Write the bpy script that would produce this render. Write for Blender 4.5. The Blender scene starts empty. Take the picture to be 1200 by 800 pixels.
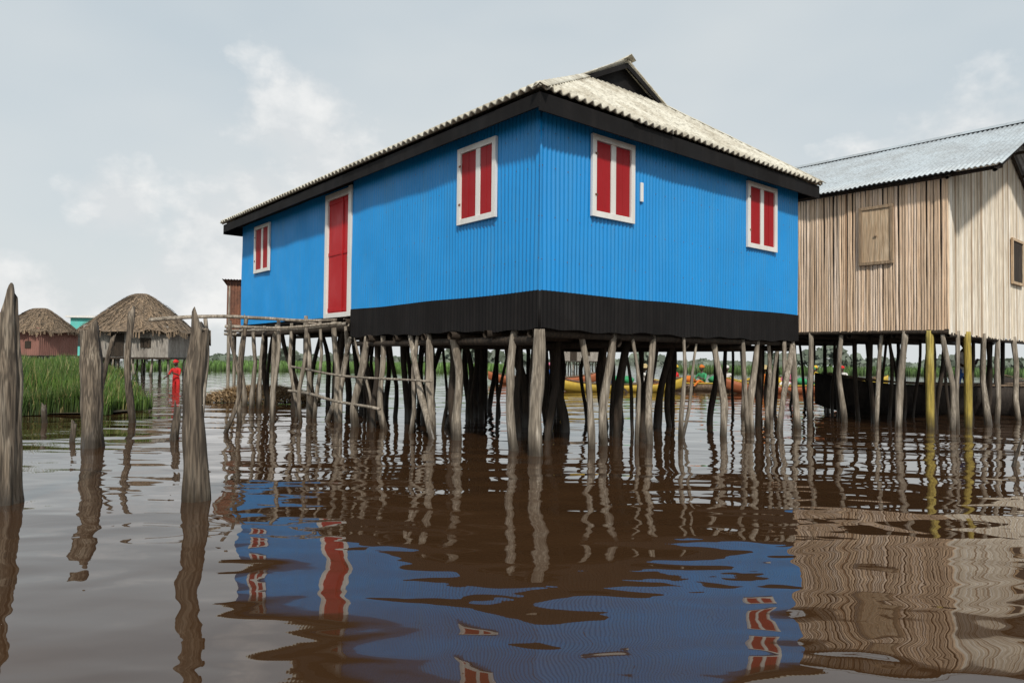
import bpy, math, random
import numpy as np
from mathutils import Vector, Matrix
random.seed(7); np.random.seed(7)
sc=bpy.context.scene
R=random.uniform
# ------------------------------------------------------------------ helpers
class MB:
    def __init__(s): s.v=[];s.f=[];s.m=[];s.c=[];s.hascol=False
    def add(s,vs,fs,mat=0,col=None):
        o=len(s.v); s.v.extend([tuple(x) for x in vs])
        s.f.extend([tuple(i+o for i in f) for f in fs]); s.m.extend([mat]*len(fs))
        if col is not None: s.hascol=True
        s.c.extend([col if col is not None else (.5,.5,.5)]*len(vs))
    def build(s,name,mats,smooth=False,parent=None,bevel=0):
        me=bpy.data.meshes.new(name); me.from_pydata(s.v,[],s.f)
        for m in mats: me.materials.append(m)
        me.polygons.foreach_set('material_index',s.m)
        if smooth: me.polygons.foreach_set('use_smooth',[True]*len(s.f))
        if s.hascol:
            a=me.color_attributes.new('Col','FLOAT_COLOR','POINT')
            arr=np.ones((len(s.v),4),dtype=np.float32); arr[:,:3]=np.array(s.c); a.data.foreach_set('color',arr.ravel())
        me.update()
        ob=bpy.data.objects.new(name,me); sc.collection.objects.link(ob)
        if bevel:
            b=ob.modifiers.new('b','BEVEL'); b.width=bevel; b.segments=2; b.limit_method='ANGLE'
        if parent: par(ob,parent)
        return ob
def par(ob,e):
    ob.parent=e; ob.matrix_parent_inverse=Matrix.Translation(-e.location)
def empty(name,loc=(0,0,0)):
    e=bpy.data.objects.new(name,None); e.location=loc; e.empty_display_size=.3; sc.collection.objects.link(e); return e
def obox(mb,o,ex,ey,ez,mat=0,col=None):
    o=Vector(o);ex=Vector(ex);ey=Vector(ey);ez=Vector(ez)
    vs=[o,o+ex,o+ex+ey,o+ey,o+ez,o+ex+ez,o+ex+ey+ez,o+ey+ez]
    fs=[(0,3,2,1),(4,5,6,7),(0,1,5,4),(1,2,6,5),(2,3,7,6),(3,0,4,7)]
    if ex.cross(ey).dot(ez)<0: fs=[f[::-1] for f in fs]
    mb.add(vs,fs,mat,col)
def pole(mb,p0,p1,r0,r1,bend=.04,sides=8,rings=9,rough=.1,mat=0,col=None,groove=0.0,slant=0.0,kink=0.0):
    p0=Vector(p0);p1=Vector(p1);d=(p1-p0);L=d.length;d.normalize()
    a=d.orthogonal().normalized();b=d.cross(a)
    ph=[R(0,6.28) for _ in range(10)]
    vs=[];fs=[]
    ba=R(-bend,bend);bb=R(-bend,bend);bc=R(-bend,bend)*.6
    kt=R(.3,.75); ka=R(-kink,kink); kb=R(-kink,kink)
    for i in range(rings+1):
        t=i/rings
        kk=max(0,1-abs(t-kt)/.35)
        off=a*(ba*math.sin(math.pi*t)+bc*math.sin(7*t+ph[0])+ka*kk)+b*(bb*math.sin(math.pi*t+.3)+bc*.7*math.sin(5*t+ph[1])+kb*kk)
        c=p0+d*(L*t)+off
        r=(r0+(r1-r0)*t)*(1+rough*(.6*math.sin(9*t+ph[2])+.4*math.sin(23*t+ph[3])))
        for k in range(sides):
            th=2*math.pi*k/sides
            rr=r*(1+rough*.9*math.sin(2*th+ph[4]+t*2)+rough*.6*math.sin(3*th+ph[5]-t*3)
                  +groove*(math.sin(7*th+ph[6]+2*math.sin(4*t+ph[8]))*.6+math.sin(11*th+ph[7]+2.5*t)*.5+.35*math.sin(17*th+6*t)))
            e=0
            if i==rings: e=slant*math.cos(th+ph[9])*r+slant*.5*r*math.sin(3*th+ph[1])
            vs.append(c+a*(rr*math.cos(th))+b*(rr*math.sin(th))+d*e)
    for i in range(rings):
        for k in range(sides):
            k2=(k+1)%sides
            fs.append((i*sides+k,i*sides+k2,(i+1)*sides+k2,(i+1)*sides+k))
    n=len(vs); cc=sum((Vector(v) for v in vs[-sides:]),Vector())/sides
    vs.append(cc-d*r1*.15)
    for k in range(sides): fs.append((rings*sides+k,rings*sides+(k+1)%sides,n))
    mb.add(vs,fs,mat,col)
def corr(mb,O,U,V,N,u0,u1,vlo,vhi,pitch=.076,amp=.009,nv=4,seg=8,mat=0,sheet=.0,sj=0.0,wob=0.0):
    O=Vector(O);U=Vector(U);V=Vector(V);N=Vector(N)
    n=max(2,int((u1-u0)/pitch*seg)); vs=[];fs=[]
    sheets={}
    for i in range(n+1):
        u=u0+(u1-u0)*i/n
        lo=vlo(u) if callable(vlo) else vlo; hi=vhi(u) if callable(vhi) else vhi
        k=int((u-u0)/sheet) if sheet else 0
        if k not in sheets: sheets[k]=(R(-sj,sj),R(0,.004))
        jl,jn=sheets[k]
        for j in range(nv+1):
            t=j/nv; v=lo+(hi-lo)*t+(jl*(1-t))
            w=wob*(math.sin(u*2.1+v*1.3)+math.sin(u*5.3-v*2.7+1))
            vs.append(O+U*u+V*v+N*(amp*math.sin(2*math.pi*u/pitch)+jn*(1 if sheet else 0)+w))
    for i in range(n):
        for j in range(nv):
            a=i*(nv+1)+j; fs.append((a,a+nv+1,a+nv+2,a+1))
    mb.add(vs,fs,mat)
# ------------------------------------------------------------------ materials
def mat(name): 
    m=bpy.data.materials.new(name); m.use_nodes=True; nt=m.node_tree; return m,nt,nt.nodes['Principled BSDF']
def N(nt,t,**k):
    n=nt.nodes.new(t)
    for a,b in k.items(): setattr(n,a,b)
    return n
def mth(nt,op,a,b=None,c=None):
    n=N(nt,'ShaderNodeMath',operation=op)
    for i,x in enumerate((a,b,c)):
        if x is None: continue
        if isinstance(x,(int,float)): n.inputs[i].default_value=x
        else: nt.links.new(x,n.inputs[i])
    return n.outputs[0]
def noise(nt,scale=(1,1,1),s=1,detail=4,rough=.55,coord=None,dist=0):
    if coord is None: coord=N(nt,'ShaderNodeNewGeometry').outputs['Position']
    mp=N(nt,'ShaderNodeMapping'); mp.inputs['Scale'].default_value=scale
    nt.links.new(coord,mp.inputs['Vector'])
    n=N(nt,'ShaderNodeTexNoise'); n.inputs['Scale'].default_value=s; n.inputs['Detail'].default_value=detail
    n.inputs['Roughness'].default_value=rough; n.inputs['Distortion'].default_value=dist
    nt.links.new(mp.outputs[0],n.inputs['Vector']); return n.outputs['Fac']
def ramp(nt,fac,stops):
    r=N(nt,'ShaderNodeValToRGB'); nt.links.new(fac,r.inputs[0])
    while len(r.color_ramp.elements)<len(stops): r.color_ramp.elements.new(.5)
    for e,(p,c) in zip(r.color_ramp.elements,stops): e.position=p; e.color=(*c,1) if len(c)==3 else c
    return r.outputs[0]
def mix(nt,f,a,b,mode='MIX'):
    n=N(nt,'ShaderNodeMix',data_type='RGBA',blend_type=mode)
    for i,x in ((0,f),(6,a),(7,b)):
        if isinstance(x,(int,float)): n.inputs[i].default_value=x
        elif isinstance(x,tuple): n.inputs[i].default_value=(*x,1)
        else: nt.links.new(x,n.inputs[i])
    return n.outputs[2]
def bump(nt,h,bs,dist=.01,st=.6):
    b=N(nt,'ShaderNodeBump'); b.inputs['Distance'].default_value=dist; b.inputs['Strength'].default_value=st
    nt.links.new(h,b.inputs['Height']); nt.links.new(b.outputs[0],bs.inputs['Normal'])
def posz(nt):
    g=N(nt,'ShaderNodeNewGeometry'); s=N(nt,'ShaderNodeSeparateXYZ'); nt.links.new(g.outputs['Position'],s.inputs[0]); return s.outputs[2]
def mr(nt,v,a,b,c=0,d=1):
    n=N(nt,'ShaderNodeMapRange'); n.inputs[1].default_value=a;n.inputs[2].default_value=b;n.inputs[3].default_value=c;n.inputs[4].default_value=d
    nt.links.new(v,n.inputs[0]); return n.outputs[0]
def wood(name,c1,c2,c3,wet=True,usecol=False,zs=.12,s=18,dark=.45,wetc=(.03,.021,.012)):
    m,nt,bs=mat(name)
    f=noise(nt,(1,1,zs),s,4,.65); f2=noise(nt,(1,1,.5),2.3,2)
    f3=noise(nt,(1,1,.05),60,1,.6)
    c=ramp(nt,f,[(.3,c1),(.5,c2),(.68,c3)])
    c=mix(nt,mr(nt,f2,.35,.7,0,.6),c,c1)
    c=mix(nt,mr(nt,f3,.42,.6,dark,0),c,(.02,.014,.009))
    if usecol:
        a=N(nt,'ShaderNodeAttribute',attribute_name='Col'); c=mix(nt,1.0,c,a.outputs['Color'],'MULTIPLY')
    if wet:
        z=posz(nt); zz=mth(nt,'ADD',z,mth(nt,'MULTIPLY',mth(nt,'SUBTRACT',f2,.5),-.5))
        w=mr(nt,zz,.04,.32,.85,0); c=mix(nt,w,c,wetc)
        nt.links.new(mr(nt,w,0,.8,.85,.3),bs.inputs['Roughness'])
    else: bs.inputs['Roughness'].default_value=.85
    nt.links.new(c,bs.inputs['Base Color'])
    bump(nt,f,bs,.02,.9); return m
def paint(name,c,dirt,amount=.35,rough=.5,sp=.5):
    m,nt,bs=mat(name)
    f=noise(nt,(1,1,.10),6,4,.6); f2=noise(nt,(1,1,1),1.2,3,.6); f3=noise(nt,(1,1,1),45,2,.6)
    col=mix(nt,mr(nt,f,.45,.75,0,amount),c,dirt)
    col=mix(nt,mr(nt,f2,.3,.75,0,.5),col,tuple(x*.76 for x in c))
    col=mix(nt,mr(nt,f3,.62,.75,0,amount),col,dirt)
    nt.links.new(col,bs.inputs['Base Color']); nt.links.new(mr(nt,f2,.3,.7,rough-.1,rough+.15),bs.inputs['Roughness'])
    bs.inputs['Specular IOR Level'].default_value=sp
    bump(nt,f2,bs,.02,.25); return m
def flat(name,c,rough=.8,var=.3):
    m,nt,bs=mat(name); f=noise(nt,(1,1,1),9,2)
    nt.links.new(mix(nt,mr(nt,f,.3,.7,0,1),tuple(x*(1-var) for x in c),c),bs.inputs['Base Color']); bs.inputs['Roughness'].default_value=rough; return m

M_post=wood('weathered_post',(.16,.13,.098),(.37,.315,.245),(.60,.53,.44))
M_postd=wood('shade_dark_post',(.018,.012,.007),(.042,.028,.017),(.09,.06,.038))  # post wood with the shade under the house put into its colour
M_fg=wood('old_post',(.065,.048,.034),(.23,.18,.13),(.47,.40,.31),s=9,dark=.7)
M_yel=wood('yellow_post',(.32,.23,.04),(.50,.38,.08),(.60,.50,.16),zs=.3,s=6)
M_plank=wood('plank',(.50,.34,.20),(.70,.52,.34),(.80,.66,.48),wet=False,dark=.3)
M_plankd=wood('plank_frame',(.30,.20,.12),(.42,.30,.19),(.52,.40,.27),wet=False,dark=.3)
M_slat=wood('slat',(.78,.70,.60),(.97,.92,.84),(1.0,.98,.94),wet=False,usecol=True,zs=.06,s=14,dark=.22)
M_blue=paint('blue_paint',(.004,.265,.66),(.07,.26,.42),.34,.42)
M_black=paint('tar_black',(.006,.005,.005),(.024,.02,.018),.5,.75,.25)
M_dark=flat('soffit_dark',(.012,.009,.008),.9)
M_white=paint('white_paint',(.82,.81,.77),(.40,.33,.25),.35,.5)
M_red=paint('red_paint',(.37,.006,.010),(.18,.018,.016),.4,.5,.3)
M_red2=paint('red_paint_door',(.48,.006,.009),(.3,.02,.02),.3,.5,.3)
def roofmat(name,c,st,am):
    m,nt,bs=mat(name)
    f=noise(nt,(1,1,1),1.6,4,.7); f2=noise(nt,(1,1,1),14,3,.7)
    col=mix(nt,mr(nt,f,.42,.66,0,am),c,st); col=mix(nt,mr(nt,f2,.48,.72,0,am*.9),col,tuple(x*.45 for x in st))
    nt.links.new(col,bs.inputs['Base Color']); bs.inputs['Roughness'].default_value=.65; bump(nt,f2,bs,.004,.4); return m
M_roof=roofmat('cement_roof',(.68,.645,.54),(.36,.31,.225),.8)
M_metal=roofmat('zinc_roof',(.48,.53,.56),(.34,.35,.35),.6)
M_metal.node_tree.nodes['Principled BSDF'].inputs['Metallic'].default_value=.3
M_rust=roofmat('rusty_sheet',(.24,.10,.055),(.10,.045,.03),.8)

C=Vector((.347,9,0)); RR=Vector((.767,.642,0)).normalized(); LL=Vector((-.642,.766,0)).normalized(); Z=Vector((0,0,1))
def P(a,b,z): return C+RR*a+LL*b+Z*z
Wd,Ln=6.48,11.2; zb,zm,zt=1.6,2.06,4.47
# ------------------------------------------------------------------ blue stilt house
H=empty('blue_stilt_house',P(3.2,5.6,0))
mb=MB(); BR=5.12; rec=.10
corr(mb,P(0,0,0),RR,Z,-LL,0,Wd,zm,zt,wob=.005,nv=6)
corr(mb,P(0,0,0),LL,Z,-RR,0.0,BR,zm,zt,wob=.005,nv=6)
corr(mb,P(rec,0,0),LL,Z,-RR,BR,Ln,zm-.06,zt,wob=.005,nv=6,mat=0)
corr(mb,P(Wd,0,0),LL,Z,RR,0,Ln,zm,zt)
corr(mb,P(0,Ln,0),RR,Z,LL,rec,Wd,zm-.05,zt)
obox(mb,P(-.005,BR-.02,zm),LL*.03,RR*.12,Z*(zt-zm))
mb.build('walls',[M_blue],True,H)
mb=MB()
def wv(s): return lambda u: zb+.012*math.sin(u*3.1+s)+.01*math.sin(u*9.7+s)
def wt(s): return lambda u: zm+.035+.006*math.sin(u*2.3+s)
corr(mb,P(0,0,0)-LL*.012,RR,Z,-LL,0,Wd,wv(1),wt(1),nv=3,wob=.005)
corr(mb,P(0,0,0)-RR*.012,LL,Z,-RR,0,BR,wv(2),wt(2),nv=3,wob=.005)
corr(mb,P(Wd,0,0)+RR*.012,LL,Z,RR,0,Ln,wv(2),wt(2),nv=2)
obox(mb,P(-.02,-.02,zb),RR*.03,LL*.03,Z*(zm+.03-zb)); obox(mb,P(-.012,BR-.01,zb),LL*.03,RR*.12,Z*(zm+.01-zb))
mb.build('base_band',[M_black],True,H)
mb=MB(); pole(mb,P(-.004,-.004,zm+.03),P(-.004,-.004,zt),.014,.014,0,8,4,0); mb.build('corner_bead',[M_blue],True,H)
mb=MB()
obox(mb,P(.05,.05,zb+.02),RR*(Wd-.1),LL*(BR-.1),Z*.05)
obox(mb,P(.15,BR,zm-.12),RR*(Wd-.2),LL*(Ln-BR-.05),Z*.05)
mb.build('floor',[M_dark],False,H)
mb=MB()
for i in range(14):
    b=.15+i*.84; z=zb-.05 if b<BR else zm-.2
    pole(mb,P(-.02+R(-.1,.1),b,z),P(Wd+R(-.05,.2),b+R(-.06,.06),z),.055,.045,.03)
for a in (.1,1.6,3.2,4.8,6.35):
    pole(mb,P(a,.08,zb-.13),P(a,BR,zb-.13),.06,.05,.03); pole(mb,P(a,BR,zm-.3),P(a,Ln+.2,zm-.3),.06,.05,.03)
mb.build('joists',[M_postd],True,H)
# roof
ov=.33; ze=4.56; zr=6.40; aM=Wd/2; g=1.475; zg=5.93; ag=2.315
mb=MB()
lenL=math.hypot(aM+ov,zr-ze); VL=((RR*(aM+ov))+Z*(zr-ze))/lenL; NL=(Z*(aM+ov)-RR*(zr-ze))/lenL
hipa=(ag+ov)/(g+ov)
def hi_left(b):
    e=min(b+ov,(Ln+ov)-b)
    if b>g-.14 and b<Ln-g+.14: return lenL
    return max(.02,e*hipa)*lenL/(aM+ov)
O=P(-ov,0,ze)
corr(mb,O,LL,VL,NL,-ov,Ln+ov,0,hi_left,pitch=.146,amp=.026,nv=5,seg=8,sheet=.88,sj=.025)
O2=P(Wd+ov,0,ze); VR=((-RR*(aM+ov))+Z*(zr-ze))/lenL; NR=(Z*(aM+ov)+RR*(zr-ze))/lenL
corr(mb,O2,LL,VR,NR,-ov,Ln+ov,0,hi_left,pitch=.146,amp=.024,nv=5,seg=8,sheet=.88,sj=.02)
lenH=math.hypot(g+ov,zg-ze); VH=((LL*(g+ov))+Z*(zg-ze))/lenH; NH=(Z*(g+ov)-LL*(zg-ze))/lenH
def hi_hip(a):
    e=min(a+ov,(Wd+ov)-a); return max(.02,min(1,e/(ag+ov)))*lenH
corr(mb,P(0,-ov,ze),RR,VH,NH,-ov,Wd+ov,0,hi_hip,pitch=.146,amp=.026,nv=5,seg=8,sheet=.88,sj=.035)
VH2=((-LL*(g+ov))+Z*(zg-ze))/lenH; NH2=(Z*(g+ov)+LL*(zg-ze))/lenH
corr(mb,P(0,Ln+ov,ze),RR,VH2,NH2,-ov,Wd+ov,0,hi_hip,pitch=.146,amp=.022,nv=5,seg=8,sheet=.88,sj=.02)
ro=mb.build('roof_sheets',[M_roof],True,H)
so=ro.modifiers.new('s','SOLIDIFY'); so.thickness=.022
mb=MB()
def strip(mb,p0,p1,side,w,dz,mat=0,n=12,lift=.0):
    p0=Vector(p0);p1=Vector(p1); side=Vector(side).normalized(); vs=[];fs=[]
    for i in range(n+1):
        t=i/n; c=p0.lerp(p1,t)+Z*(lift*max(0,1-t*6)**2 + .006*math.sin(t*37))
        for (s,h) in ((-1,-dz),(-.5,-dz*.35),(0,.02),(.5,-dz*.35),(1,-dz)): vs.append(c+side*(w*s)+Z*h)
    for i in range(n):
        for k in range(4): a=i*5+k; fs.append((a,a+1,a+6,a+5))
    mb.add(vs,fs,mat)
strip(mb,P(aM,g-.20,zr+.02),P(aM,Ln-g+.20,zr+.02),RR,.12,.07,lift=.06,n=40)
for (p,q) in ((P(-ov,-ov,ze+.02),P(ag,g,zg+.03)),(P(Wd+ov,-ov,ze+.02),P(Wd-ag,g,zg+.03)),(P(-ov,Ln+ov,ze+.02),P(ag,Ln-g,zg+.03)),(P(Wd+ov,Ln+ov,ze+.02),P(Wd-ag,Ln-g,zg+.03))):
    d=(q-p); strip(mb,p,q,d.cross(Z),.10,.045)
rc=mb.build('ridge_caps',[M_roof],True,H); rc.modifiers.new('s','SOLIDIFY').thickness=.01
mb=MB()
for bb,sg in ((g+.02,-1),(Ln-g-.02,1)):
    mb.add([P(ag-.05,bb,zg-.05),P(Wd-ag+.05,bb,zg-.05),P(aM,bb,zr-.03)],[(0,1,2)])  # flat black face stands in for the darkness inside the vent opening
    bo=bb+sg*.13
    for s in (-1,1):
        q=P(aM+s*(aM-ag)*1.08,bo,zg-.04); p=P(aM,bo,zr-.03)
        obox(mb,q-Z*.09,LL*.03,(p-q)*.995,Z*.09)
    obox(mb,P(ag-.05,bb+sg*.04,zg-.02),RR*(Wd-2*ag+.1),LL*.03,Z*.05)
mb.build('gablet_vent',[M_black],False,H)
mb=MB(); fo=ov-.05; fz=4.27; fh=.235
obox(mb,P(-fo,-fo,fz),RR*(Wd+2*fo),LL*.025,Z*fh)
obox(mb,P(-fo,-fo+.027,fz+.05),RR*.025,LL*(Ln+2*fo-.03),Z*(fh-.05))
obox(mb,P(Wd+fo,-fo+.027,fz+.05),-RR*.025,LL*(Ln+2*fo-.03),Z*(fh-.05))
obox(mb,P(-fo,Ln+fo,fz),RR*(Wd+2*fo),LL*.025,Z*fh)
mb.build('fascia',[M_black],False,H,bevel=.004)
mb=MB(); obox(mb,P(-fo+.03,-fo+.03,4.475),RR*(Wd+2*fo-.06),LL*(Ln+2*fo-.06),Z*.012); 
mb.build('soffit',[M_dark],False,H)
def window(O,U,Nn,w,h,name,frame=.08,mull=.10,leaf=M_red,ajar=0):
    U=Vector(U);Nn=Vector(Nn);O=Vector(O); mb=MB()
    obox(mb,O+Nn*.012,U*frame,Nn*.045,Z*h); obox(mb,O+U*(w-frame)+Nn*.012,U*frame,Nn*.045,Z*h)
    obox(mb,O+U*(frame+.001)+Nn*.012,U*(w-2*frame-.002),Nn*.043,Z*frame)
    obox(mb,O+U*(frame+.001)+Z*(h-frame)+Nn*.012,U*(w-2*frame-.002),Nn*.043,Z*frame)
    m0=w/2-mull/2+ajar
    obox(mb,O+U*m0+Z*(frame+.002)+Nn*.013,U*mull,Nn*.026,Z*(h-2*frame-.004))
    for x,lw in ((frame+.006,m0-frame-.012),(m0+mull+.006,w-frame-m0-mull-.012)):
        n=2
        for i in range(n):
            obox(mb,O+U*(x+i*lw/n)+Z*(frame+.008)+Nn*.014,U*(lw/n-.003),Nn*R(.012,.018),Z*(h-2*frame-.016),1)
    for zz in (.25,.75):
        obox(mb,O+U*(frame*.6)+Z*(h*zz)+Nn*.058,U*.05,Nn*.006,Z*.03,2)
    mb.build(name,[M_white,leaf,M_rust],False,H,bevel=.004)
window(P(0,1.77,3.16),-LL,-RR,.9,1.12,'window',ajar=.03)
window(P(rec,10.27,3.2),-LL,-RR,.95,1.12,'window')
window(P(.9,0,3.17),RR,-LL,.88,1.13,'window')
window(P(4.72,0,3.17),RR,-LL,.95,1.14,'window')
mb=MB(); dO=P(rec,6.36,1.98); U=-LL;Nn=-RR; w=1.2;h=2.42; f=.12
obox(mb,dO+Nn*.012,U*f,Nn*.06,Z*h); obox(mb,dO+U*(w-f)+Nn*.012,U*f,Nn*.11,Z*h)
obox(mb,dO+U*(f+.001)+Z*(h-f)+Nn*.012,U*(w-2*f-.002),Nn*.058,Z*f)
obox(mb,dO+U*(f+.001)+Nn*.012,U*(w-2*f-.002),Nn*.07,Z*.09)
x=f+.006
for i,wd in enumerate((.318,.318,.31)):
    obox(mb,dO+U*x+Z*.095+Nn*.014,U*(wd-.004),Nn*(.022+.003*(i%2)),Z*(h-f-.1),1); x+=wd
for zz in (.12,1.2,2.2): obox(mb,dO+U*(f+.01)+Z*zz+Nn*.041,U*(w-2*f-.02),Nn*.008,Z*.07,1)
obox(mb,dO+U*(f+.60)+Z*.1+Nn*.05,U*.035,Nn*.012,Z*(h-f-.12),1)
obox(mb,dO+U*(w-f-.1)+Z*1.02+Nn*.055,U*.03,Nn*.03,Z*.12,2)
mb.build('door',[M_white,M_red2,M_rust],False,H,bevel=.004)
mb=MB(); obox(mb,P(1.93,-.012,3.52),RR*.055,-LL*.03,Z*.28); mb.build('meter_box',[M_white],False,H,bevel=.006)
mb=MB()
for z in (2.5,3.05,3.7,4.15):
    for k in range(int(Wd/.228)):
        u=.019+k*.228
        if any(a0-.02<u<a0+w0 and 3.1<z<4.35 for a0,w0 in ((.9,.9),(4.72,.97))): continue
        c=P(u,0,z+R(-.01,.01))-LL*.011; mb.add([c+RR*.009,c+Z*.009,c-RR*.009,c-Z*.009,c-LL*.006],[(0,1,4),(1,2,4),(2,3,4),(3,0,4)])
    for k in range(int(BR/.228)):
        u=.019+k*.228
        if .85<u<1.8 and 3.1<z<4.35: continue
        c=P(0,u,z+R(-.01,.01))-RR*.011; mb.add([c+LL*.009,c+Z*.009,c-LL*.009,c-Z*.009,c-RR*.006],[(0,1,4),(1,2,4),(2,3,4),(3,0,4)])
mb.build('roofing_nails',[M_rust],False,H)
# stilts
mb=MB()
def stilt(mb,a0,b0,a1,b1,top,r,bend=.07,kink=.08): pole(mb,P(a0,b0,-.4),P(a1,b1,top),r*1.08,r*.78,bend,14,22,.12,groove=.06,kink=kink)
stilt(mb,-.02,-.03,.02,.02,zb,.085,.04,.03)
for a,r,l in ((.94,.045,.1),(1.52,.068,-.05),(1.95,.034,.02),(2.40,.05,-.2),(3.05,.038,.1),(3.5,.03,-.3),(4.08,.058,.03),(4.75,.035,.2),(5.25,.065,-.1),(5.75,.04,.25),(6.05,.05,-.1),(6.42,.065,.05)):
    stilt(mb,a+l,R(-.02,.3),a,R(.03,.2),zb,r)
stilt(mb,.38,.5,.30,.3,zb,.04)
for b,r,l in ((.58,.068,.0),(1.98,.075,.0),(2.62,.06,-.1),(2.95,.038,.3),(4.07,.058,.0),(4.6,.065,.1),(5.0,.03,-.4),(5.4,.045,.2),(5.9,.06,-.15),(6.5,.035,.2),(7.23,.065,0),(8.0,.04,-.3),(8.73,.065,.1),(9.6,.04,.2),(10.2,.06,-.1),(10.9,.06,0)):
    top=zb if b<BR else zm-.12
    stilt(mb,R(-.02,.2),b+l,.05,b,top,r)
stilt(mb,.0,2.2,.1,3.2,zb,.05); stilt(mb,.0,6.2,.1,5.3,zb,.06,.08,.08)
mb.build('front_stilts',[M_post],True,H)
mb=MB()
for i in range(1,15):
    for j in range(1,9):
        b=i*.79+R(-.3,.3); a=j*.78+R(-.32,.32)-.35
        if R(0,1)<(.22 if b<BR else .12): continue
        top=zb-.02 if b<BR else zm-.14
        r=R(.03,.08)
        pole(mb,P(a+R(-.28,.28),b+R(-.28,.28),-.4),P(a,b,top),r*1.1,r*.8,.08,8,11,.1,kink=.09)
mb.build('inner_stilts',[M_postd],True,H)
mb=MB()
pole(mb,P(-.10,7.6,1.0),P(-.10,2.35,.86),.026,.02,.06,8,14)
pole(mb,P(-.10,7.7,.52),P(-.10,3.9,.33),.034,.026,.08,8,14)
pole(mb,P(5.6,-.1,-.3),P(6.25,-.02,1.55),.055,.045,.06,10,12)
pole(mb,P(-.12,5.0,1.83),P(-.12,11.6,1.86),.04,.035,.04,8,12)
mb.build('braces',[M_post],True,H)

# ------------------------------------------------------------------ wooden slat house
T=empty('wooden_slat_stilt_house',(8,15,0))
Q=Vector((8.03,13,0)); TL=Vector((-.66,.75,0)).normalized(); TR=Vector((.75,.66,0)).normalized()
def Q_(s,q,z): return Q+TL*s+TR*q+Z*z
tb,tt=1.86,4.66; Lt=5.8; Wt=6.4; ridge=6.32; ohG=.92; ohE=.3
mb=MB()
def slats(mb,O,U,Nn,length,lo,hi,tone):
    x=0
    while x<length:
        w=R(.032,.058); t=R(.74,1.08); base=tone
        l=R(-.02,.02)
        k=R(0,1); col=tuple(c*t for c in base)
        if k<.09: col=(base[0]*.5,base[1]*.42,base[2]*.36)
        elif k<.28: col=(base[0]*1.05,base[1]*1.12,base[2]*1.24)
        zl=lo-R(0,.06); zh=hi(x) if callable(hi) else hi
        n=5; vs=[]; off=R(0,.012)
        ns=5; wob=[R(-.006,.006) for _ in range(ns+1)]
        for j in range(ns+1):
            tz=j/ns
            for i in range(n):
                th=math.pi*i/(n-1)
                vs.append(O+U*(x+w/2-w/2*math.cos(th)+l*tz+wob[j])+Nn*(w*.33*math.sin(th)+off)+Z*(zl+(zh-zl)*tz))
        fs=[(j*n+i,j*n+i+1,(j+1)*n+i+1,(j+1)*n+i) for j in range(ns) for i in range(n-1)]
        mb.add(vs,fs,0,col); x+=w*R(.93,1.12)
tone=(.90,.70,.53); tone2=(.92,.86,.76)
slats(mb,Q_(Lt,0,0),-TL,-TR,Lt,tb,tt,tone)
gab=lambda q: tt+ (ridge-tt-.05)*(1-abs(q-Wt/2)/(Wt/2))
slats(mb,Q_(0,0,0),TR,-TL,Wt,tb-.06,gab,tone2)
mb.build('slat_walls',[M_slat],True,T)
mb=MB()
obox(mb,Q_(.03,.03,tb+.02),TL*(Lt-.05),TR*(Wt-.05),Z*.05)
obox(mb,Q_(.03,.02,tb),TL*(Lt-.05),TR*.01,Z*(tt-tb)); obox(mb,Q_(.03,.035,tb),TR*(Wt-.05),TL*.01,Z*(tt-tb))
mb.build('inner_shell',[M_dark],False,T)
mb=MB(); rise=ridge-(tt+.03)
V1=(TR*(Wt/2+ohE)+Z*rise)/math.hypot(Wt/2+ohE,rise); N1=(Z*(Wt/2+ohE)-TR*rise).normalized()
corr(mb,Q_(0,-ohE,tt+.03),TL,V1,N1,-ohG,Lt+.4,0,math.hypot(Wt/2+ohE,rise),pitch=.09,amp=.014,nv=6,sheet=.8,sj=.03,wob=.003)
V2=(-TR*(Wt/2+ohE)+Z*rise).normalized(); N2=(Z*(Wt/2+ohE)+TR*rise).normalized()
corr(mb,Q_(0,Wt+ohE,tt+.03),TL,V2,N2,-ohG,Lt+.4,0,math.hypot(Wt/2+ohE,rise),pitch=.09,amp=.014,nv=6,sheet=.8,sj=.03)
o=mb.build('roof_sheets',[M_metal],True,T); o.modifiers.new('s','SOLIDIFY').thickness=.006
mb=MB(); strip(mb,Q_(-ohG-.03,Wt/2,ridge+.04),Q_(Lt+.4,Wt/2,ridge+.04),TR,.17,.08)
mb.build('ridge_cap',[M_metal],True,T)
mb=MB()
for q in (-.05,.7,1.5,2.3,3.2,3.9,4.7,5.5,6.4):
    z=tt-.07+ (rise)*(1-abs(q-Wt/2)/(Wt/2+ohE))*.98
    pole(mb,Q_(-ohG+.05,q,z),Q_(Lt+.2,q,z),.035,.03,.02)
for s in (-ohG+.12,-.06):
    pole(mb,Q_(s,-ohE+.05,tt-.06),Q_(s,Wt/2,ridge-.13),.035,.03,.02); pole(mb,Q_(s,Wt+ohE-.05,tt-.06),Q_(s,Wt/2,ridge-.13),.035,.03,.02)
pole(mb,Q_(0,-.0,tb-.06),Q_(Lt,-.0,tb-.06),.04,.035,.03); pole(mb,Q_(.02,0,tb-.13),Q_(.02,Wt+.2,tb-.15),.04,.035,.03)
for i in range(7): pole(mb,Q_(.1+i*.85,-.0,tb-.1),Q_(.1+i*.85,Wt,tb-.1),.05,.045,.03)
mb.build('frame_poles',[M_postd],True,T)
mb=MB(); O=Q_(1.58,-.03,3.16)
for i in range(4): obox(mb,O-TL*(.06+i*.132)+Z*.06,-TL*.127,-TR*R(.02,.028),Z*1.04,0)
for z in (0,1.1): obox(mb,O+Z*z,-TL*.65,-TR*.045,Z*.06,1)
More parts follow.
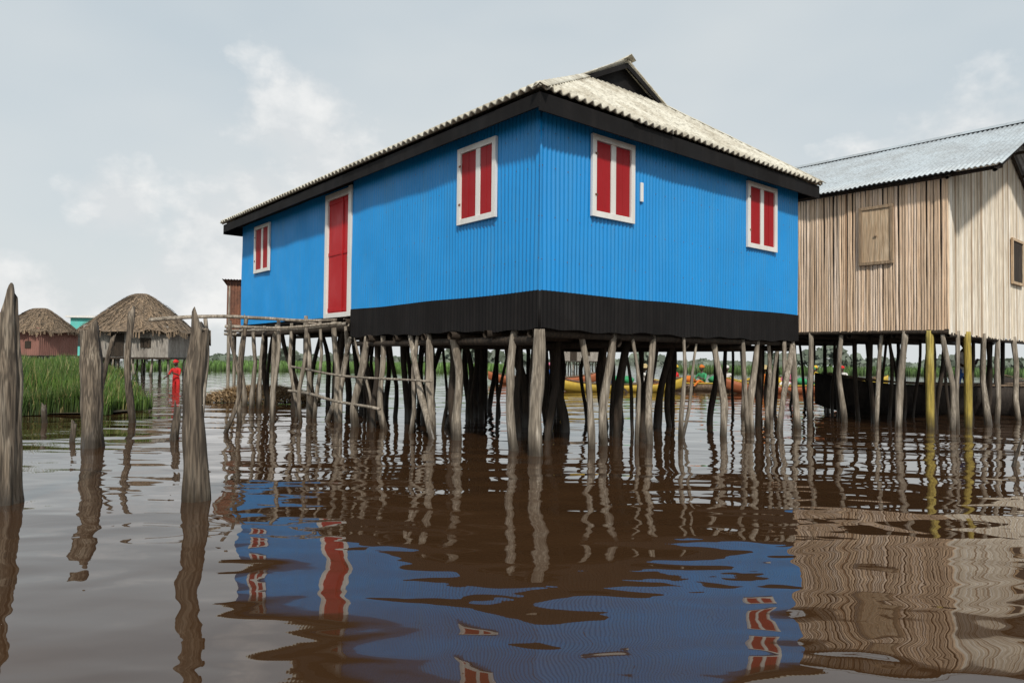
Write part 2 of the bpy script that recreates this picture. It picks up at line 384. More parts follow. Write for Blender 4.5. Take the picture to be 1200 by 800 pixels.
for x in (0,.59): obox(mb,O-TL*x+Z*.061,-TL*.058,-TR*.043,Z*1.037,1)
obox(mb,O-TL*.3+Z*.55-TR*.03,-TL*.05,-TR*.02,Z*.03,1)
mb.build('shutter',[M_plank,M_plankd],False,T,bevel=.003)
mb=MB(); O=Q_(-.04,3.9,3.0)
for i in range(6): obox(mb,O+TR*(.06+i*.13)+Z*.06,TR*.125,-TL*R(.02,.028),Z*.9,1)
for z in (0,.96): obox(mb,O+Z*z,TR*.9,-TL*.045,Z*.06,0)
for x in (0,.84): obox(mb,O+TR*x+Z*.061,TR*.058,-TL*.043,Z*.897)
mb.build('window',[M_plank,M_postd],False,T,bevel=.003)
mb=MB(); 
for s,q in ((.32,.02),(-.02,.95)):
    pole(mb,Q_(s,q,-.4),Q_(s,q,tb-.02),.072,.068,.02,14,14,.04)
mb.build('yellow_stilts',[M_yel],True,T)
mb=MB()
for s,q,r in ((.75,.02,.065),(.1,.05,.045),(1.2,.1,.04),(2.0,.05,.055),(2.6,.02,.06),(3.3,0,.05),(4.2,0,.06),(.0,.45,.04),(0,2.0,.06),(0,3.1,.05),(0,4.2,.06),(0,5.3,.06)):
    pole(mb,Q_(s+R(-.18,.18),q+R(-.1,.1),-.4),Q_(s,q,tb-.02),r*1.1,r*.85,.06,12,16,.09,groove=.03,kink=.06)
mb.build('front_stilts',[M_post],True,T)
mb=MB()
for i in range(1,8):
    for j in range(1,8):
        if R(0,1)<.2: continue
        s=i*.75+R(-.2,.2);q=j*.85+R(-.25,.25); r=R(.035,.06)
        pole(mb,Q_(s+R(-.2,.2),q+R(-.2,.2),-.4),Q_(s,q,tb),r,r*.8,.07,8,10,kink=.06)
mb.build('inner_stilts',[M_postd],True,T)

# ------------------------------------------------------------------ foreground posts
def fgpost(x,y,dx,dy,h,r0,r1,bend=.05,name='mooring_post',sl=1.2,sides=40,rings=60,gr=.08,kink=0):
    mb=MB(); pole(mb,(x,y,-.5),(x+dx,y+dy,h),r0,r1,bend,sides,rings,.10,groove=gr,slant=sl,kink=kink)
    return mb.build(name,[M_fg],True)
fgpost(-4.10,5.75,-.06,.05,1.58,.135,.075,.04,sl=2.0,gr=.11)
fgpost(-5.45,9.3,-.17,.1,1.55,.13,.105,.03,sl=.8)
fgpost(-2.62,6.0,-.0,.0,1.46,.092,.068,.05,sl=1.6,kink=.07,gr=.11)
fgpost(-6.88,12.9,-.1,0,2.05,.07,.055,.06,sides=12,rings=20)
fgpost(-7.3,12.5,.25,0,1.55,.05,.035,.08,sides=10,rings=16)
fgpost(-4.62,11.3,.18,0,1.75,.04,.03,.1,sides=10,rings=16,kink=.1)
fgpost(-4.98,13.1,.05,0,1.95,.05,.04,.08,sides=10,rings=16,kink=.08)
fgpost(-4.88,10.3,.03,0,.42,.10,.04,.02,'driftwood_stump',sides=14,rings=12,sl=3)
fgpost(-4.80,10.2,-.08,.1,.30,.05,.02,.02,'driftwood_stump',sides=10,rings=8)
fgpost(-6.1,9.9,0,0,.27,.05,.03,.02,'driftwood_stump',sides=10,rings=8)
fgpost(-8.3,12.6,0,0,.3,.06,.04,.02,'driftwood_stump',sides=10,rings=8)
mb=MB()
pole(mb,(5.75,8.1,-.2),(6.35,8.5,.42),.035,.02,.03,10,12); pole(mb,(5.95,8.5,-.2),(6.1,8.4,.45),.03,.012,.03,10,12)
pole(mb,(6.1,8.3,.1),(6.02,8.2,.5),.015,.006,.03,6,8)
mb.build('driftwood_branch',[M_fg],True)
J=empty('pole_jetty',(-4.8,13,0)); mb=MB()
for (p,q,r) in (((-6.5,12.7,1.84),P(-.1,5.5,1.93),.034),((-5.9,13.0,1.93),P(-.1,6.2,1.86),.028),((-5.2,12.8,1.76),P(-.1,5.3,1.84),.03)):
    pole(mb,p,q,r,r*.8,.08,9,16,kink=.05)
mb.build('rails',[M_post],True,J)
mb=MB()
for (x,y) in ((-5.7,13.0),(-4.35,13.1),(-3.9,13.4)):
    pole(mb,(x,y,-.4),(x+R(-.2,.2),y,1.95+R(-.1,.25)),.042,.034,.08,10,14,kink=.08)
mb.build('supports',[M_post],True,J)

# ------------------------------------------------------------------ water
m,nt,bs=mat('lagoon_water')
bs.inputs['Roughness'].default_value=.01; bs.inputs['IOR'].default_value=1.62
n1=noise(nt,(.62,1.05,1),1.1,0,.4,dist=.5); n2=noise(nt,(.6,1.2,1),2.7,0,.4,dist=.7); n3=noise(nt,(1,1,1),.2,1)
n4=noise(nt,(.8,1.3,1),8,0,.4,dist=.5)
am=mr(nt,n3,.35,.65,.6,1.2)
h=mth(nt,'ADD',mth(nt,'MULTIPLY',n1,.038),mth(nt,'ADD',mth(nt,'MULTIPLY',n2,.0095),mth(nt,'MULTIPLY',n4,.0006)))
h=mth(nt,'MULTIPLY',h,am); bump(nt,h,bs,1.0,1.0)
nb=noise(nt,(1,1,1),.5,2); nt.links.new(mix(nt,nb,(.058,.029,.013),(.036,.018,.008)),bs.inputs['Base Color'])
mb=MB(); S=3000; mb.add([(-S,-60,0),(S,-60,0),(S,S,0),(-S,S,0)],[(0,1,2,3)]); mb.build('water',[m])

# ------------------------------------------------------------------ grass island
M_gr,nt,bs=mat('grass_blades'); a=N(nt,'ShaderNodeAttribute',attribute_name='Col')
nt.links.new(a.outputs['Color'],bs.inputs['Base Color']); bs.inputs['Roughness'].default_value=.6
def blades(name,pts,hts,wd,cols,lean=.35):
    n=len(pts); ang=np.random.rand(n)*6.283; la=np.random.rand(n)*6.283; ln=np.random.rand(n)*lean*hts
    wx=np.cos(ang)*wd;wy=np.sin(ang)*wd; lx=np.cos(la)*ln;ly=np.sin(la)*ln
    V=np.zeros((n,5,3)); x,y,z=pts.T
    for k,(s,t,e) in enumerate(((-1,0,0),(1,0,0),(.7,.55,.3),(-.7,.55,.3),(0,1,1))):
        V[:,k,0]=x+wx*s+lx*e; V[:,k,1]=y+wy*s+ly*e; V[:,k,2]=z+hts*t
    base=np.arange(n)*5
    me=bpy.data.meshes.new(name); fs=[]
    for b in base.tolist(): fs.append((b,b+1,b+2,b+3)); fs.append((b+3,b+2,b+4))
    me.from_pydata(V.reshape(-1,3).tolist(),[],fs); me.materials.append(M_gr)
    a=me.color_attributes.new('Col','FLOAT_COLOR','POINT'); arr=np.ones((n,5,4),dtype=np.float32)
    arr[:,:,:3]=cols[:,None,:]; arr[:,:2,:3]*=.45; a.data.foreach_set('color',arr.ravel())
    ob=bpy.data.objects.new(name,me); sc.collection.objects.link(ob); return ob
n=42000
Y=14+(np.random.rand(n)**1.8)*34; tl=np.random.rand(n)
xr=-.555*Y-.1+.5*np.sin(Y*1.7)+.25*np.sin(Y*4.1); xl=-.86*Y-1
X=xr+(xl-xr)*tl**1.1; Y=Y+.5*np.sin(X*1.3)+.2*np.sin(X*4)
edge=np.clip((xr-X)/2.0,0,1)*np.clip((Y-13.6)/1.5,.45,1)
ht=(.42+.62*edge)*(.6+.55*np.random.rand(n))*(1+.18*np.sin(X*2.1)*np.sin(Y*1.4)); wd=.010+.0011*(Y-14)
k=np.random.rand(n,1); cl=(.5+.5*np.sin(X*1.7+np.sin(Y*2.3)*2))[:,None]
cols=np.array([[.05,.115,.014]])*(1-k)+np.array([[.13,.215,.033]])*k
cols*= (.55+.55*cl); dry=np.random.rand(n)<.1; cols[dry]=[.3,.25,.1]
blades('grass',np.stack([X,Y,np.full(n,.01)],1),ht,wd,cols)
M_mud=flat('mud',(.07,.055,.03),.9)
mb=MB()
edgep=[(-.555*y-.05+.5*math.sin(y*1.7),y) for y in np.linspace(14.2,48,60)]
poly=[(-13.3,14.0)]+[(x,14.15+.3*math.sin(x*1.3)) for x in np.linspace(-13,-8.2,12)]+edgep+[(-43,48)]
mb.add([(x,y,.035) for x,y in poly],[tuple(range(len(poly)))]); mb.build('mud_bank',[M_mud])
n=9000
X=-34+np.random.rand(n)*34; Y=62+np.random.rand(n)*26
cols=np.array([[.12,.22,.05]])*(.6+.7*np.random.rand(n,1))
blades('marsh_reeds',np.stack([X,Y,np.zeros(n)],1),.5+.5*np.random.rand(n),np.full(n,.09),cols)
n=5000
X=20+np.random.rand(n)*60; Y=75+np.random.rand(n)*14
cols=np.array([[.09,.16,.04]])*(.6+.7*np.random.rand(n,1))
blades('marsh_reeds',np.stack([X,Y,np.zeros(n)],1),.5+.6*np.random.rand(n),np.full(n,.1),cols)
n=6000; th=np.random.rand(n)*6.283; rr_=np.sqrt(np.random.rand(n))
X=-6.9+rr_*np.cos(th)*1.6; Y=19.6+rr_*np.sin(th)*1.0
cols=np.array([[.40,.27,.14]])*(.4+.8*np.random.rand(n,1))
blades('reed_pile',np.stack([X,Y,.34*(1-rr_**2)],1),.05+.12*np.random.rand(n),np.full(n,.02),cols,3.5)

def leafmass(name,x0,x1,y,hmax,n,seed,size=1.0):
    rs=np.random.RandomState(seed); X=x0+rs.rand(n)*(x1-x0)
    env=hmax*(.35+.3*np.sin(X*.11+seed)+.2*np.sin(X*.31)+.25*np.sin(X*.053+2)+.12*np.sin(X*.9)); env=np.clip(env,.8,None)
    Zz=env*rs.rand(n)**.7; Yy=y+rs.rand(n)*14
    V=np.zeros((n,4,3)); s=size*(.4+.7*rs.rand(n))
    a=rs.rand(n)*3.14; t=rs.rand(n)*3.14
    ux=np.stack([np.cos(a),np.sin(a)*.4,np.sin(a)],1); uy=np.stack([-np.sin(a),.5*np.cos(t),np.cos(a)],1)
    c=np.stack([X,Yy,Zz],1)
    for k,(p,q) in enumerate(((-1,-.8),(1,-.6),(.8,.9),(-.7,1))): V[:,k]=c+ux*(s*p)[:,None]+uy*(s*q)[:,None]
    me=bpy.data.meshes.new(name); me.from_pydata(V.reshape(-1,3).tolist(),[],[tuple(range(i*4,i*4+4)) for i in range(n)]); me.materials.append(M_gr)
    at=me.color_attributes.new('Col','FLOAT_COLOR','POINT'); arr=np.ones((n,4,4),dtype=np.float32)
    col=np.array([[.11,.14,.10]])*(.5+.8*rs.rand(n,1)); arr[:,:,:3]=col[:,None,:]; at.data.foreach_set('color',arr.ravel())
    sc.collection.objects.link(bpy.data.objects.new(name,me))
leafmass('distant_trees',-260,300,230,6,8000,3,1.1)

# ------------------------------------------------------------------ huts
m,nt,bs=mat('thatch'); a=N(nt,'ShaderNodeAttribute',attribute_name='Col'); f=noise(nt,(1,1,.3),9,4,.7)
nt.links.new(mix(nt,mr(nt,f,.35,.65,.15,1),(.05,.04,.03),a.outputs['Color']),bs.inputs['Base Color']); bs.inputs['Roughness'].default_value=.95; M_th=m
M_hw=wood('hut_wall',(.26,.23,.2),(.42,.38,.33),(.58,.54,.48),wet=False,s=3)
def hut(x,y,w,d,zf,ze_,zr_,rl,ang,wallm=M_hw,seed=0):
    e=empty('thatched_hut',(x,y,0)); ca,sa=math.cos(ang),math.sin(ang)
    def G(u,v,z): return Vector((x+u*ca-v*sa,y+u*sa+v*ca,z))
    mb=MB(); ex=Vector((ca,sa,0)); ey=Vector((-sa,ca,0))
    hw,hd=w/2*.78,d/2*.78
    for (O,U,Nn,L) in ((G(-hw,-hd,0),ex,-ey,2*hw),(G(hw,hd,0),-ex,ey,2*hw),(G(-hw,hd,0),-ey,-ex,2*hd),(G(hw,-hd,0),ey,ex,2*hd)):
        corr(mb,O,U,Z,Nn,0,L,zf,ze_+.35,pitch=.2,amp=.02,nv=2,seg=6)
    mb.build('walls',[wallm],False,e)
    mb=MB(); obox(mb,G(-hw*.35,-hd-.06,zf+.05),ex*.75,ey*.05,Z*(ze_-zf-.2)); obox(mb,G(hw*.35,-hd-.06,zf+.6),ex*.6,ey*.05,Z*.6)
    obox(mb,G(-hw*1.1,-hd*1.15,zf-.12),ex*2.2*hw,ey*2.3*hd,Z*.11); mb.build('door_and_floor',[M_postd],False,e)
    mb=MB()
    for i in range(6):
        for j in range(4): pole(mb,G(-hw+2*hw*i/5,-hd+2*hd*j/3,-.3),G(-hw+2*hw*i/5+R(-.1,.1),-hd+2*hd*j/3,zf-.1),.08,.06,.05,6,5)
    mb.build('stilts',[M_post],True,e)
    mb=MB(); rings=14; sg=48; vs=[]; fs=[]
    def prof(t,k):
        th=2*math.pi*k/sg; c,s=math.cos(th),math.sin(th)
        sq=lambda v,p: math.copysign(abs(v)**p,v)
        p=.55+.35*t
        X=(rl/2*.9+(w/2-rl/2*.9)*(1-t)**.85)*sq(c,p); Yv=(.06+(d/2)*(1-t)**.8)*sq(s,p)
        zz=ze_+(zr_-ze_)*(t**.95)+.09*math.sin(th*9+t*7)*(1-t)+.05*math.sin(th*23)
        return G(X,Yv,zz)
    for i in range(rings+1):
        for k in range(sg): vs.append(prof(i/rings,k))
    for i in range(rings):
        for k in range(sg): fs.append((i*sg+k,i*sg+(k+1)%sg,(i+1)*sg+(k+1)%sg,(i+1)*sg+k))
    fs.append(tuple(rings*sg+k for k in range(sg)))
    mb.add(vs,fs,0,(.25,.18,.12))
    for q in range(2600):
        t=R(0,1)**1.2*.99; k=R(0,sg); p=prof(t,k); p2=prof(max(-.06,t-R(.05,.14)) if t>.14 else -.0,k+R(-.3,.3))
        if t<=.14: p2=p-Z*R(.15,.4)
        out=(p-G(0,0,p.z)).normalized(); side=out.cross(Z)*R(.015,.04); b=R(.45,1.5)
        p=p+out*.03; p2=p2+out*R(.05,.12)
        mb.add([p-side,p+side,p2+side,p2-side],[(0,1,2,3)],0,(.29*b,.205*b,.13*b))
    mb.build('thatch_roof',[M_th],False,e)
hut(-24.2,46,6.3,6.0,1.15,2.75,5.25,.9,.15)
hut(-41.5,62,5.4,5.2,1.2,3.2,5.3,1.6,-.2,paint('rust_pink',(.28,.13,.1),(.12,.07,.05),.6,.8))
hut(7,80,6,5.5,1.2,3,5.2,1.2,.1)
hut(-62,84,6.5,5.5,1.2,3,5.4,1.6,-.1)
e=empty('turquoise_building',(-43,72,0)); mb=MB(); Mt=paint('turquoise',(.12,.56,.50),(.3,.35,.3),.3,.7)
M_win=flat('dark_opening',(.03,.035,.03),.6)
TX=-45.0
obox(mb,(TX,72,1.2),(4.2,.5,0),(-.3,3.5,0),(0,0,3.85)); mb.build('walls',[Mt],False,e)
mb=MB(); obox(mb,(TX-.3,71.6,5.07),(4.8,.5,0),(-.3,4.2,0),(0,0,.2)); obox(mb,(TX-.2,71.8,1.0),(4.6,.5,0),(-.3,4,0),(0,0,.18)); mb.build('roof_slab',[M_white],False,e)
mb=MB()
for u in (.5,1.8,3.1): obox(mb,(TX+u,71.94+u*.119,2.2),(.7,.083,0),(0,.05,0),(0,0,1.5))
mb.build('windows',[M_win],False,e)
mb=MB()
for u in (0,1.4,2.8,4.2):
    for v in (0,3.4): pole(mb,(TX+u,72+v+u*.12,-.3),(TX+u,72+v+u*.12,1.1),.12,.1,.02,6,4)
mb.build('stilts',[M_post],True,e)
e=empty('rusty_shed',(-8,20,0)); mb=MB()
corr(mb,(-8.0,19.8,0),(.97,.24,0),Z,(.24,-.97,0),0,1.25,1.9,3.35,nv=2); corr(mb,(-8.0,19.8,0),(-.24,.97,0),Z,(-.97,-.24,0),0,1.4,1.9,3.2,nv=2)
corr(mb,(-6.8,20.2,0),(-.24,.97,0),Z,(.97,.24,0),0,1.4,1.9,3.2,nv=2)
corr(mb,(-8.1,19.7,3.36),(.97,.24,0),Vector((-.24,.97,-.1)).normalized(),Z,0,1.45,-.1,1.6,nv=2)
mb.build('sheets',[M_rust],True,e); mb=MB()
for u,v in ((0,0),(1.2,0),(0,1.3),(1.2,1.3)): pole(mb,(-7.95+u*.97-v*.24,19.85+u*.24+v*.97,-.3),(-7.95+u*.97-v*.24,19.85+u*.24+v*.97,3.2),.05,.045,.03)
obox(mb,(-8.05,19.75,1.82),Vector((.97,.24,0))*1.35,Vector((-.24,.97,0))*1.5,Z*.06)
mb.build('posts',[M_post],True,e)

# ------------------------------------------------------------------ canoes
def canoe(x,y,L,W,ang,mt,h=.42,rim=None,name='canoe',riseb=.35):
    e=empty(name,(x,y,0)); ca,sa=math.cos(ang),math.sin(ang)
    def G(u,v,z): return Vector((x+u*ca-v*sa,y+u*sa+v*ca,z))
    mb=MB(); ns=28; prof=[(-1,1),(-.93,.55),(-.72,.15),(-.35,-.12),(0,-.18),(.35,-.12),(.72,.15),(.93,.55),(1,1)]
    def ring(i,sc_,dz):
        t=i/ns*2-1; w=W/2*(max(0,1-abs(t)**2.6))**.75+.015; sh=h+riseb*abs(t)**3; bt=.35*abs(t)**4
        return [G(t*L/2,p*w*sc_,-.05+bt+(sh-bt)*q+dz*(1 if q<.9 else 0)) for p,q in prof]
    vs=[];k=len(prof)
    for i in range(ns+1): vs+=ring(i,1,0)
    for i in range(ns+1): vs+=ring(i,.93,.04)
    o=(ns+1)*k; fs=[]
    for i in range(ns):
        for j in range(k-1):
            a=i*k+j; fs.append((a,a+k,a+k+1,a+1)); fs.append((o+a,o+a+1,o+a+k+1,o+a+k))
        for j in (0,k-1):
            a=i*k+j; fs.append((a,o+a,o+a+k,a+k))
    mb.add(vs,fs); mb.build('hull',[mt],True,e)
    mb=MB()
    for t in (-.55,-.2,.2,.55):
        w=W/2*(1-abs(t)**2.6)**.75*.95; obox(mb,G(t*L/2-.1,-w,h-.09),Vector((ca,sa,0))*.2,Vector((-sa,ca,0))*2*w,Z*.03)
    mb.build('thwarts',[mt],False,e)
    mb=MB()
    for s in (-1,1):
        pr=None
        for i in range(1,ns):
            t=i/ns*2-1; w=(W/2*(1-abs(t)**2.6)**.75+.02)*s; p=G(t*L/2,w,h+riseb*abs(t)**3)
            if pr is not None: pole(mb,pr,p,.028,.028,0,6,1,0)
            pr=p
    mb.build('gunwale',[rim or mt],True,e); return e
M_hull=wood('hull_dark',(.018,.014,.012),(.035,.026,.02),(.06,.045,.035),wet=False)
M_hy=paint('yellow_hull',(.58,.40,.05),(.2,.14,.05),.5,.7); M_ho=paint('orange_hull',(.38,.11,.04),(.13,.07,.04),.5,.7)
M_tan=wood('hull_tan',(.12,.08,.05),(.2,.14,.09),(.3,.22,.15),wet=False)
canoe(11.4,17.6,7.4,1.5,-.12,M_hull,.72,M_tan,'fishing_pirogue',.3)
canoe(4.2,28,5.4,.85,.1,M_hy,.32,M_tan); canoe(7.9,30,5.2,.8,-.05,M_tan,.32,M_hy); canoe(10.7,28,4.8,.85,.12,M_ho,.32,M_hy)
canoe(1.6,36,5.6,.9,.0,M_ho,.35,M_tan); canoe(16,36,6.0,.9,-.1,M_hy,.35,M_tan)
canoe(23.0,29,7,1.3,.1,M_hull,.5,M_tan,'fishing_pirogue',.4)

# ------------------------------------------------------------------ people
M_skin=flat('skin',(.07,.035,.02),.5,.15); M_hair=flat('hair',(.01,.009,.008),.8)
M_eye=flat('eye_white',(.7,.68,.62),.3,.05); M_straw=flat('straw_hat',(.5,.38,.18),.8)
M_lips=flat('lips',(.12,.03,.03),.5)
import bmesh
def person(x,y,z,ang,top,bottom,pose='sit',hat='scarf',hatm=None,paddle=True):
    if pose=='sit':
        pts=dict(pel=(0,0,.13),sp=(0,.01,.32),ch=(0,.04,.5),nk=(0,.05,.62),hd=(0,.07,.7),
          hl=(-.1,.02,.13),kl=(-.15,.43,.3),al=(-.13,.72,.07),fl=(-.13,.9,.04),hr=(.1,.02,.13),kr=(.16,.42,.3),ar=(.13,.73,.07),fr=(.14,.91,.04),
          sl=(-.19,.04,.56),el=(-.26,.18,.34),wl=(-.1,.38,.42),pl=(-.05,.45,.44),sr=(.19,.04,.56),er=(.3,.14,.34),wr=(.24,.38,.3),pr=(.24,.46,.29))
    else:
        pts=dict(pel=(0,0,.92),sp=(0,.02,1.1),ch=(0,.03,1.28),nk=(0,.03,1.42),hd=(0,.06,1.5),
          hl=(-.1,0,.9),kl=(-.12,.05,.49),al=(-.13,-.02,.08),fl=(-.14,.17,.03),hr=(.1,0,.9),kr=(.14,-.04,.49),ar=(.17,-.12,.08),fr=(.19,.06,.03),
          sl=(-.19,.03,1.36),el=(-.25,.14,1.1),wl=(-.1,.33,1.2),pl=(-.05,.4,1.22),sr=(.19,.03,1.36),er=(.28,.12,1.12),wr=(.22,.36,1.02),pr=(.21,.44,1.0))
    rad=dict(pel=.15,sp=.13,ch=.15,nk=.055,hd=.05,hl=.095,kl=.065,al=.042,fl=.03,hr=.095,kr=.065,ar=.042,fr=.03,sl=.065,el=.043,wl=.03,pl=.034,sr=.065,er=.043,wr=.03,pr=.034)
    bones=[('pel','sp','t'),('sp','ch','t'),('ch','nk','t'),('nk','hd','s'),('pel','hl','b'),('hl','kl','b'),('kl','al','b2'),('al','fl','s'),('pel','hr','b'),('hr','kr','b'),('kr','ar','b2'),('ar','fr','s'),
      ('ch','sl','t'),('sl','el','t'),('el','wl','s'),('wl','pl','s'),('ch','sr','t'),('sr','er','t'),('er','wr','s'),('wr','pr','s')]
    ks=list(pts); me=bpy.data.meshes.new('b'); me.from_pydata([pts[k] for k in ks],[(ks.index(a),ks.index(b)) for a,b,_ in bones],[])
    ob=bpy.data.objects.new('b',me); sc.collection.objects.link(ob)
    sm=ob.modifiers.new('s','SKIN')
    for i,k in enumerate(ks):
        sv=me.skin_vertices[0].data[i]; sv.radius=(rad[k],rad[k]*(.75 if k in('pel','sp','ch') else 1)); sv.use_root=(k=='pel')
    sub=ob.modifiers.new('u','SUBSURF'); sub.levels=1; sub.render_levels=1
    dg=bpy.context.evaluated_depsgraph_get(); ev=ob.evaluated_get(dg); nm=bpy.data.meshes.new_from_object(ev)
    bpy.data.objects.remove(ob)
    nm.materials.clear()
    for q in (top,bottom,M_skin): nm.materials.append(q)
    for p in nm.polygons:
        c=p.center; best=1e9;tg='t'
        for a,b,t in bones:
            A=Vector(pts[a]);B=Vector(pts[b]);d=B-A;u=max(0,min(1,(c-A).dot(d)/d.length_squared)); dd=(c-A-d*u).length-min(rad[a],rad[b])*.6
            if dd<best: best=dd;tg=t
        p.material_index={'t':0,'b':1,'b2':1,'s':2}[tg]; p.use_smooth=True
    E=empty('person',(x,y,z)); E.rotation_euler=(0,0,ang)
    body=bpy.data.objects.new('body',nm); sc.collection.objects.link(body); body.parent=E
    hp=Vector(pts['hd'])+Vector((0,.01,.1)); bm=bmesh.new(); bmesh.ops.create_uvsphere(bm,u_segments=20,v_segments=14,radius=.1)
    for v in bm.verts:
        co=v.co; co.z*=1.18; co.x*=.8
        if co.z<-.03: co.x*=.82; co.y=co.y*.9+.008
        if co.y>.05 and abs(co.x)<.022 and -.04<co.z<.005: co.y+=.022
    bmesh.ops.translate(bm,verts=bm.verts,vec=hp)
    hm=bpy.data.meshes.new('head'); bm.to_mesh(hm); bm.free(); hm.materials.append(M_skin); hm.materials.append(M_hair)
    for p in hm.polygons:
        p.use_smooth=True; c=p.center-hp
        if c.z>.045 or (c.y<-.02 and c.z>-.05): p.material_index=1
    h=bpy.data.objects.new('head',hm); sc.collection.objects.link(h); h.parent=E
    mb=MB()
    for sx in (-1,1):
        c=hp+Vector((sx*.03,.088,.0)); obox(mb,c-Vector((.01,0,.005)),(.02,0,0),(0,.006,0),(0,0,.01),0)
        obox(mb,c-Vector((.004,-.004,.004)),(.008,0,0),(0,.005,0),(0,0,.008),1)
        obox(mb,hp+Vector((sx*.078,-.01,-.02)),(sx*.014,0,0),(0,.025,0),(0,0,.05),2)
    obox(mb,hp+Vector((-.022,.082,-.062)),(.044,0,0),(0,.012,0),(0,0,.012),3)
    for pk,wk,sx in (('pl','wl',1),('pr','wr',-1)):
        pm=Vector(pts[pk]); d=(pm-Vector(pts[wk])).normalized(); sd=d.cross(Z).normalized()
        for fi,l in enumerate((.07,.08,.075,.06)):
            b0=pm+sd*((fi-1.5)*.019)+d*.012; b1=b0+d*l*.5-Z*.008; b2=b1+d*l*.2-Z*l*.45
            pole(mb,b0,b1,.009,.008,0,6,1,0,2); pole(mb,b1,b2,.008,.006,0,6,1,0,2)
        b0=pm-d*.03+sd*.03*sx; pole(mb,b0,b0+sd*.03*sx+d*.035,.01,.008,0,6,1,0,2)
    fo=mb.build('face_and_fingers',[M_eye,M_hair,M_skin,M_lips],True); fo.parent=E
    if hat=='scarf':
        bm=bmesh.new(); bmesh.ops.create_uvsphere(bm,u_segments=16,v_segments=10,radius=.118)
        for v in bm.verts:
            if v.co.z<.01: v.co.z=.01+v.co.z*.2
            v.co.x*=.86; v.co.z*=1.15+.1*math.sin(v.co.x*60)
            if v.co.y<-.05: v.co.y-=.03
        bmesh.ops.translate(bm,verts=bm.verts,vec=hp+Vector((0,-.01,.03))); q=bpy.data.meshes.new('head_scarf'); bm.to_mesh(q); bm.free()
        q.materials.append(hatm or top); q.polygons.foreach_set('use_smooth',[True]*len(q.polygons)); o=bpy.data.objects.new('head_scarf',q); sc.collection.objects.link(o); o.parent=E
    elif hat=='straw':
        mb=MB(); vs=[];fs=[];sg=24
        for r,zz in ((.27,.02),(.2,.05),(.115,.075),(.1,.15),(.05,.18)):
            for k in range(sg): t=6.283*k/sg; vs.append(hp+Vector((r*math.cos(t),r*math.sin(t),zz+.008*math.sin(3*t))))
        for i in range(4):
            for k in range(sg): fs.append((i*sg+k,i*sg+(k+1)%sg,(i+1)*sg+(k+1)%sg,(i+1)*sg+k))
        fs.append(tuple(4*sg+k for k in range(sg))); mb.add(vs,fs); o=mb.build('straw_hat',[M_straw],True); o.parent=E
    if paddle:
        mb=MB(); p=Vector(pts['pl']); q=Vector(pts['pr']); d=(q-p).normalized()
        a0=p-d*.15; a1=q+d*.55
        pole(mb,a0,a1,.018,.016,0,8,4,0); sd=d.cross(Vector((0,1,0))).normalized()*.07
        mb.add([a1-sd*.4,a1+sd*.4,a1+d*.2+sd,a1+d*.42+sd*.6,a1+d*.42-sd*.6,a1+d*.2-sd],[(0,1,2,3,4,5)])
        o=mb.build('paddle',[M_tan],True); o.parent=E
    return E
def cl(n,c): return flat(n,c,.85,.25)
cr=cl('cloth_red',(.65,.02,.02)); cy=cl('cloth_yellow',(.7,.46,.04)); cw=cl('cloth_white',(.72,.70,.66)); cb=cl('cloth_blue',(.03,.12,.42)); co_=cl('cloth_orange',(.65,.18,.02)); cg=cl('cloth_green',(.05,.35,.14)); cp=cl('cloth_pink',(.65,.17,.28))
# wading figure in red (thigh deep in the shallows)
person(-14.2,30,-.68,2.9,cr,cr,'stand',hat='scarf',hatm=cr,paddle=False)
person(3.6,27.9,.14,-1.2,cy,cb,hatm=cr); person(5.2,28.1,.14,-1.4,cw,cr,hat='straw',paddle=False)
person(7.0,30,.14,1.6,cr,cy,hatm=cy); person(8.1,30,.14,2.2,cg,co_,hatm=co_,paddle=False); person(9.1,29.95,.14,2.9,cw,co_,hatm=cw,paddle=False)
person(9.9,27.9,.14,-1.2,co_,cb,hat='straw'); person(11.0,28.05,.14,2.4,cp,cw,hatm=cw,paddle=False); person(11.9,28.15,.14,-2.4,cw,cg,hatm=cg,paddle=False)
person(15.4,36,.14,-1.4,cy,cr,hatm=cy); person(2.0,36,.14,1.6,cb,cw,hatm=cp); person(16.8,35.9,.14,2.4,cw,cr,hatm=cr,paddle=False)
person(11.2,17.6,.12,-2.9,cw,cb,'stand',hat=None,paddle=False)
mb=MB()
for (x,y) in ((4.2,28.0),(4.6,28.05),(7.5,30),(8.6,30),(10.4,28),(11.5,28.1),(16.1,36),(1.0,36)):
    vs=[];fs=[];sg=14
    for r,z in ((.14,.3),(.24,.42),(.27,.5),(.2,.56),(.08,.62)):
        for k in range(sg): t=6.283*k/sg; vs.append((x+r*math.cos(t)*(1+.06*math.sin(5*t)),y+r*math.sin(t),z+.02*math.sin(4*t)))
    for i in range(4):
        for k in range(sg): fs.append((i*sg+k,i*sg+(k+1)%sg,(i+1)*sg+(k+1)%sg,(i+1)*sg+k))
    fs.append(tuple(4*sg+k for k in range(sg))); mb.add(vs,fs,random.randrange(3))
mb.build('produce_bowls',[cy,co_,cg],True)

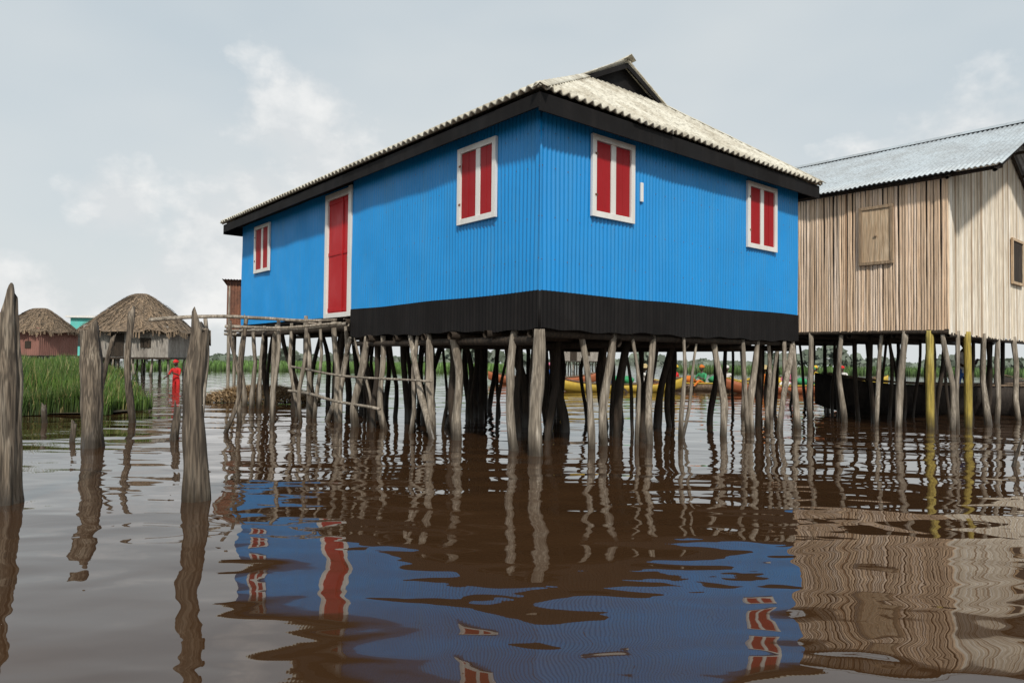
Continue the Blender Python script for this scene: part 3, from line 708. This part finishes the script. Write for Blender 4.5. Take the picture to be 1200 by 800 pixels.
# ------------------------------------------------------------------ light, sky, camera
el=math.radians(44); Sh=Vector((.10,-.995,0)).normalized(); Sd=Sh*math.cos(el)+Z*math.sin(el)
ld=bpy.data.lights.new('sun','SUN'); ld.energy=3.1; ld.angle=math.radians(4); ld.color=(1,.95,.87)
lo=bpy.data.objects.new('sun',ld); sc.collection.objects.link(lo); lo.rotation_euler=Sd.to_track_quat('Z','Y').to_euler(); lo.location=(0,-20,30)
w=bpy.data.worlds.new('World'); sc.world=w; w.use_nodes=True; nt=w.node_tree; bg=nt.nodes['Background']
sky=N(nt,'ShaderNodeTexSky',sky_type='NISHITA'); sky.sun_disc=False; sky.sun_elevation=el; sky.sun_rotation=math.atan2(Sh.x,Sh.y); sky.dust_density=3; sky.air_density=1.2
tc=N(nt,'ShaderNodeTexCoord').outputs['Generated']
def vdist(c):
    n=N(nt,'ShaderNodeVectorMath',operation='DISTANCE'); nt.links.new(tc,n.inputs[0]); n.inputs[1].default_value=c; return n.outputs['Value']
def sdir(az,elv): 
    v=Vector((az,1,elv)).normalized(); return tuple(v)
nz=noise(nt,(1,1,1.3),10,5,.58,coord=tc); nz2=noise(nt,(1,1,2.2),2.2,3,.55,coord=tc)
sep=N(nt,'ShaderNodeSeparateXYZ'); nt.links.new(tc,sep.inputs[0]); zc=sep.outputs[2]
field=None
for az,elv,r in ((-.41,.18,.085),(-.45,.11,.08),(-.36,.10,.09),(-.31,.33,.085),(-.27,.27,.085),(-.56,.21,.06),(-.36,.23,.06),(-.52,.08,.07),(.66,.25,.12),(.80,.29,.10),(.5,.24,.07),(-.72,.07,.07)):
    d=vdist(sdir(az,elv)); t=mth(nt,'SUBTRACT',1.0,mth(nt,'DIVIDE',d,r)); field=t if field is None else mth(nt,'MAXIMUM',field,t)
field=mth(nt,'MAXIMUM',field,-.9)
cm=mr(nt,mth(nt,'ADD',field,mth(nt,'MULTIPLY',mth(nt,'SUBTRACT',nz,.5),2.3)),-.05,.5)
thin=mr(nt,nz2,.34,.68,.1,.62)
haze=ramp(nt,zc,[(0.0,(.76,.79,.80)),(.12,(.68,.74,.765)),(.4,(.58,.66,.71)),(1,(.45,.54,.62))])
hz=N(nt,'ShaderNodeVectorMath',operation='SCALE'); nt.links.new(haze,hz.inputs[0]); hz.inputs['Scale'].default_value=10
base=mix(nt,.88,sky.outputs[0],hz.outputs[0])
base=mix(nt,thin,base,(7.3,7.6,7.65))
ccol=mix(nt,mr(nt,nz,.42,.62),(7.2,7.45,7.6),(9.4,9.35,9.2))
col=mix(nt,mth(nt,'MULTIPLY',cm,.75),base,ccol)
nt.links.new(col,bg.inputs[0]); bg.inputs[1].default_value=.1
cd=bpy.data.cameras.new('camera'); cam=bpy.data.objects.new('camera',cd); sc.collection.objects.link(cam)
cd.sensor_width=36; cd.lens=24.87; cd.clip_end=6000; cd.clip_start=.05
cam.matrix_world=Matrix.Translation((0,0,1.2))@Matrix.Rotation(math.radians(90+1.52),4,'X')@Matrix.Rotation(math.radians(.6),4,'Z')
sc.camera=cam
sc.view_settings.view_transform='Standard'; sc.view_settings.look='None'; sc.view_settings.exposure=0
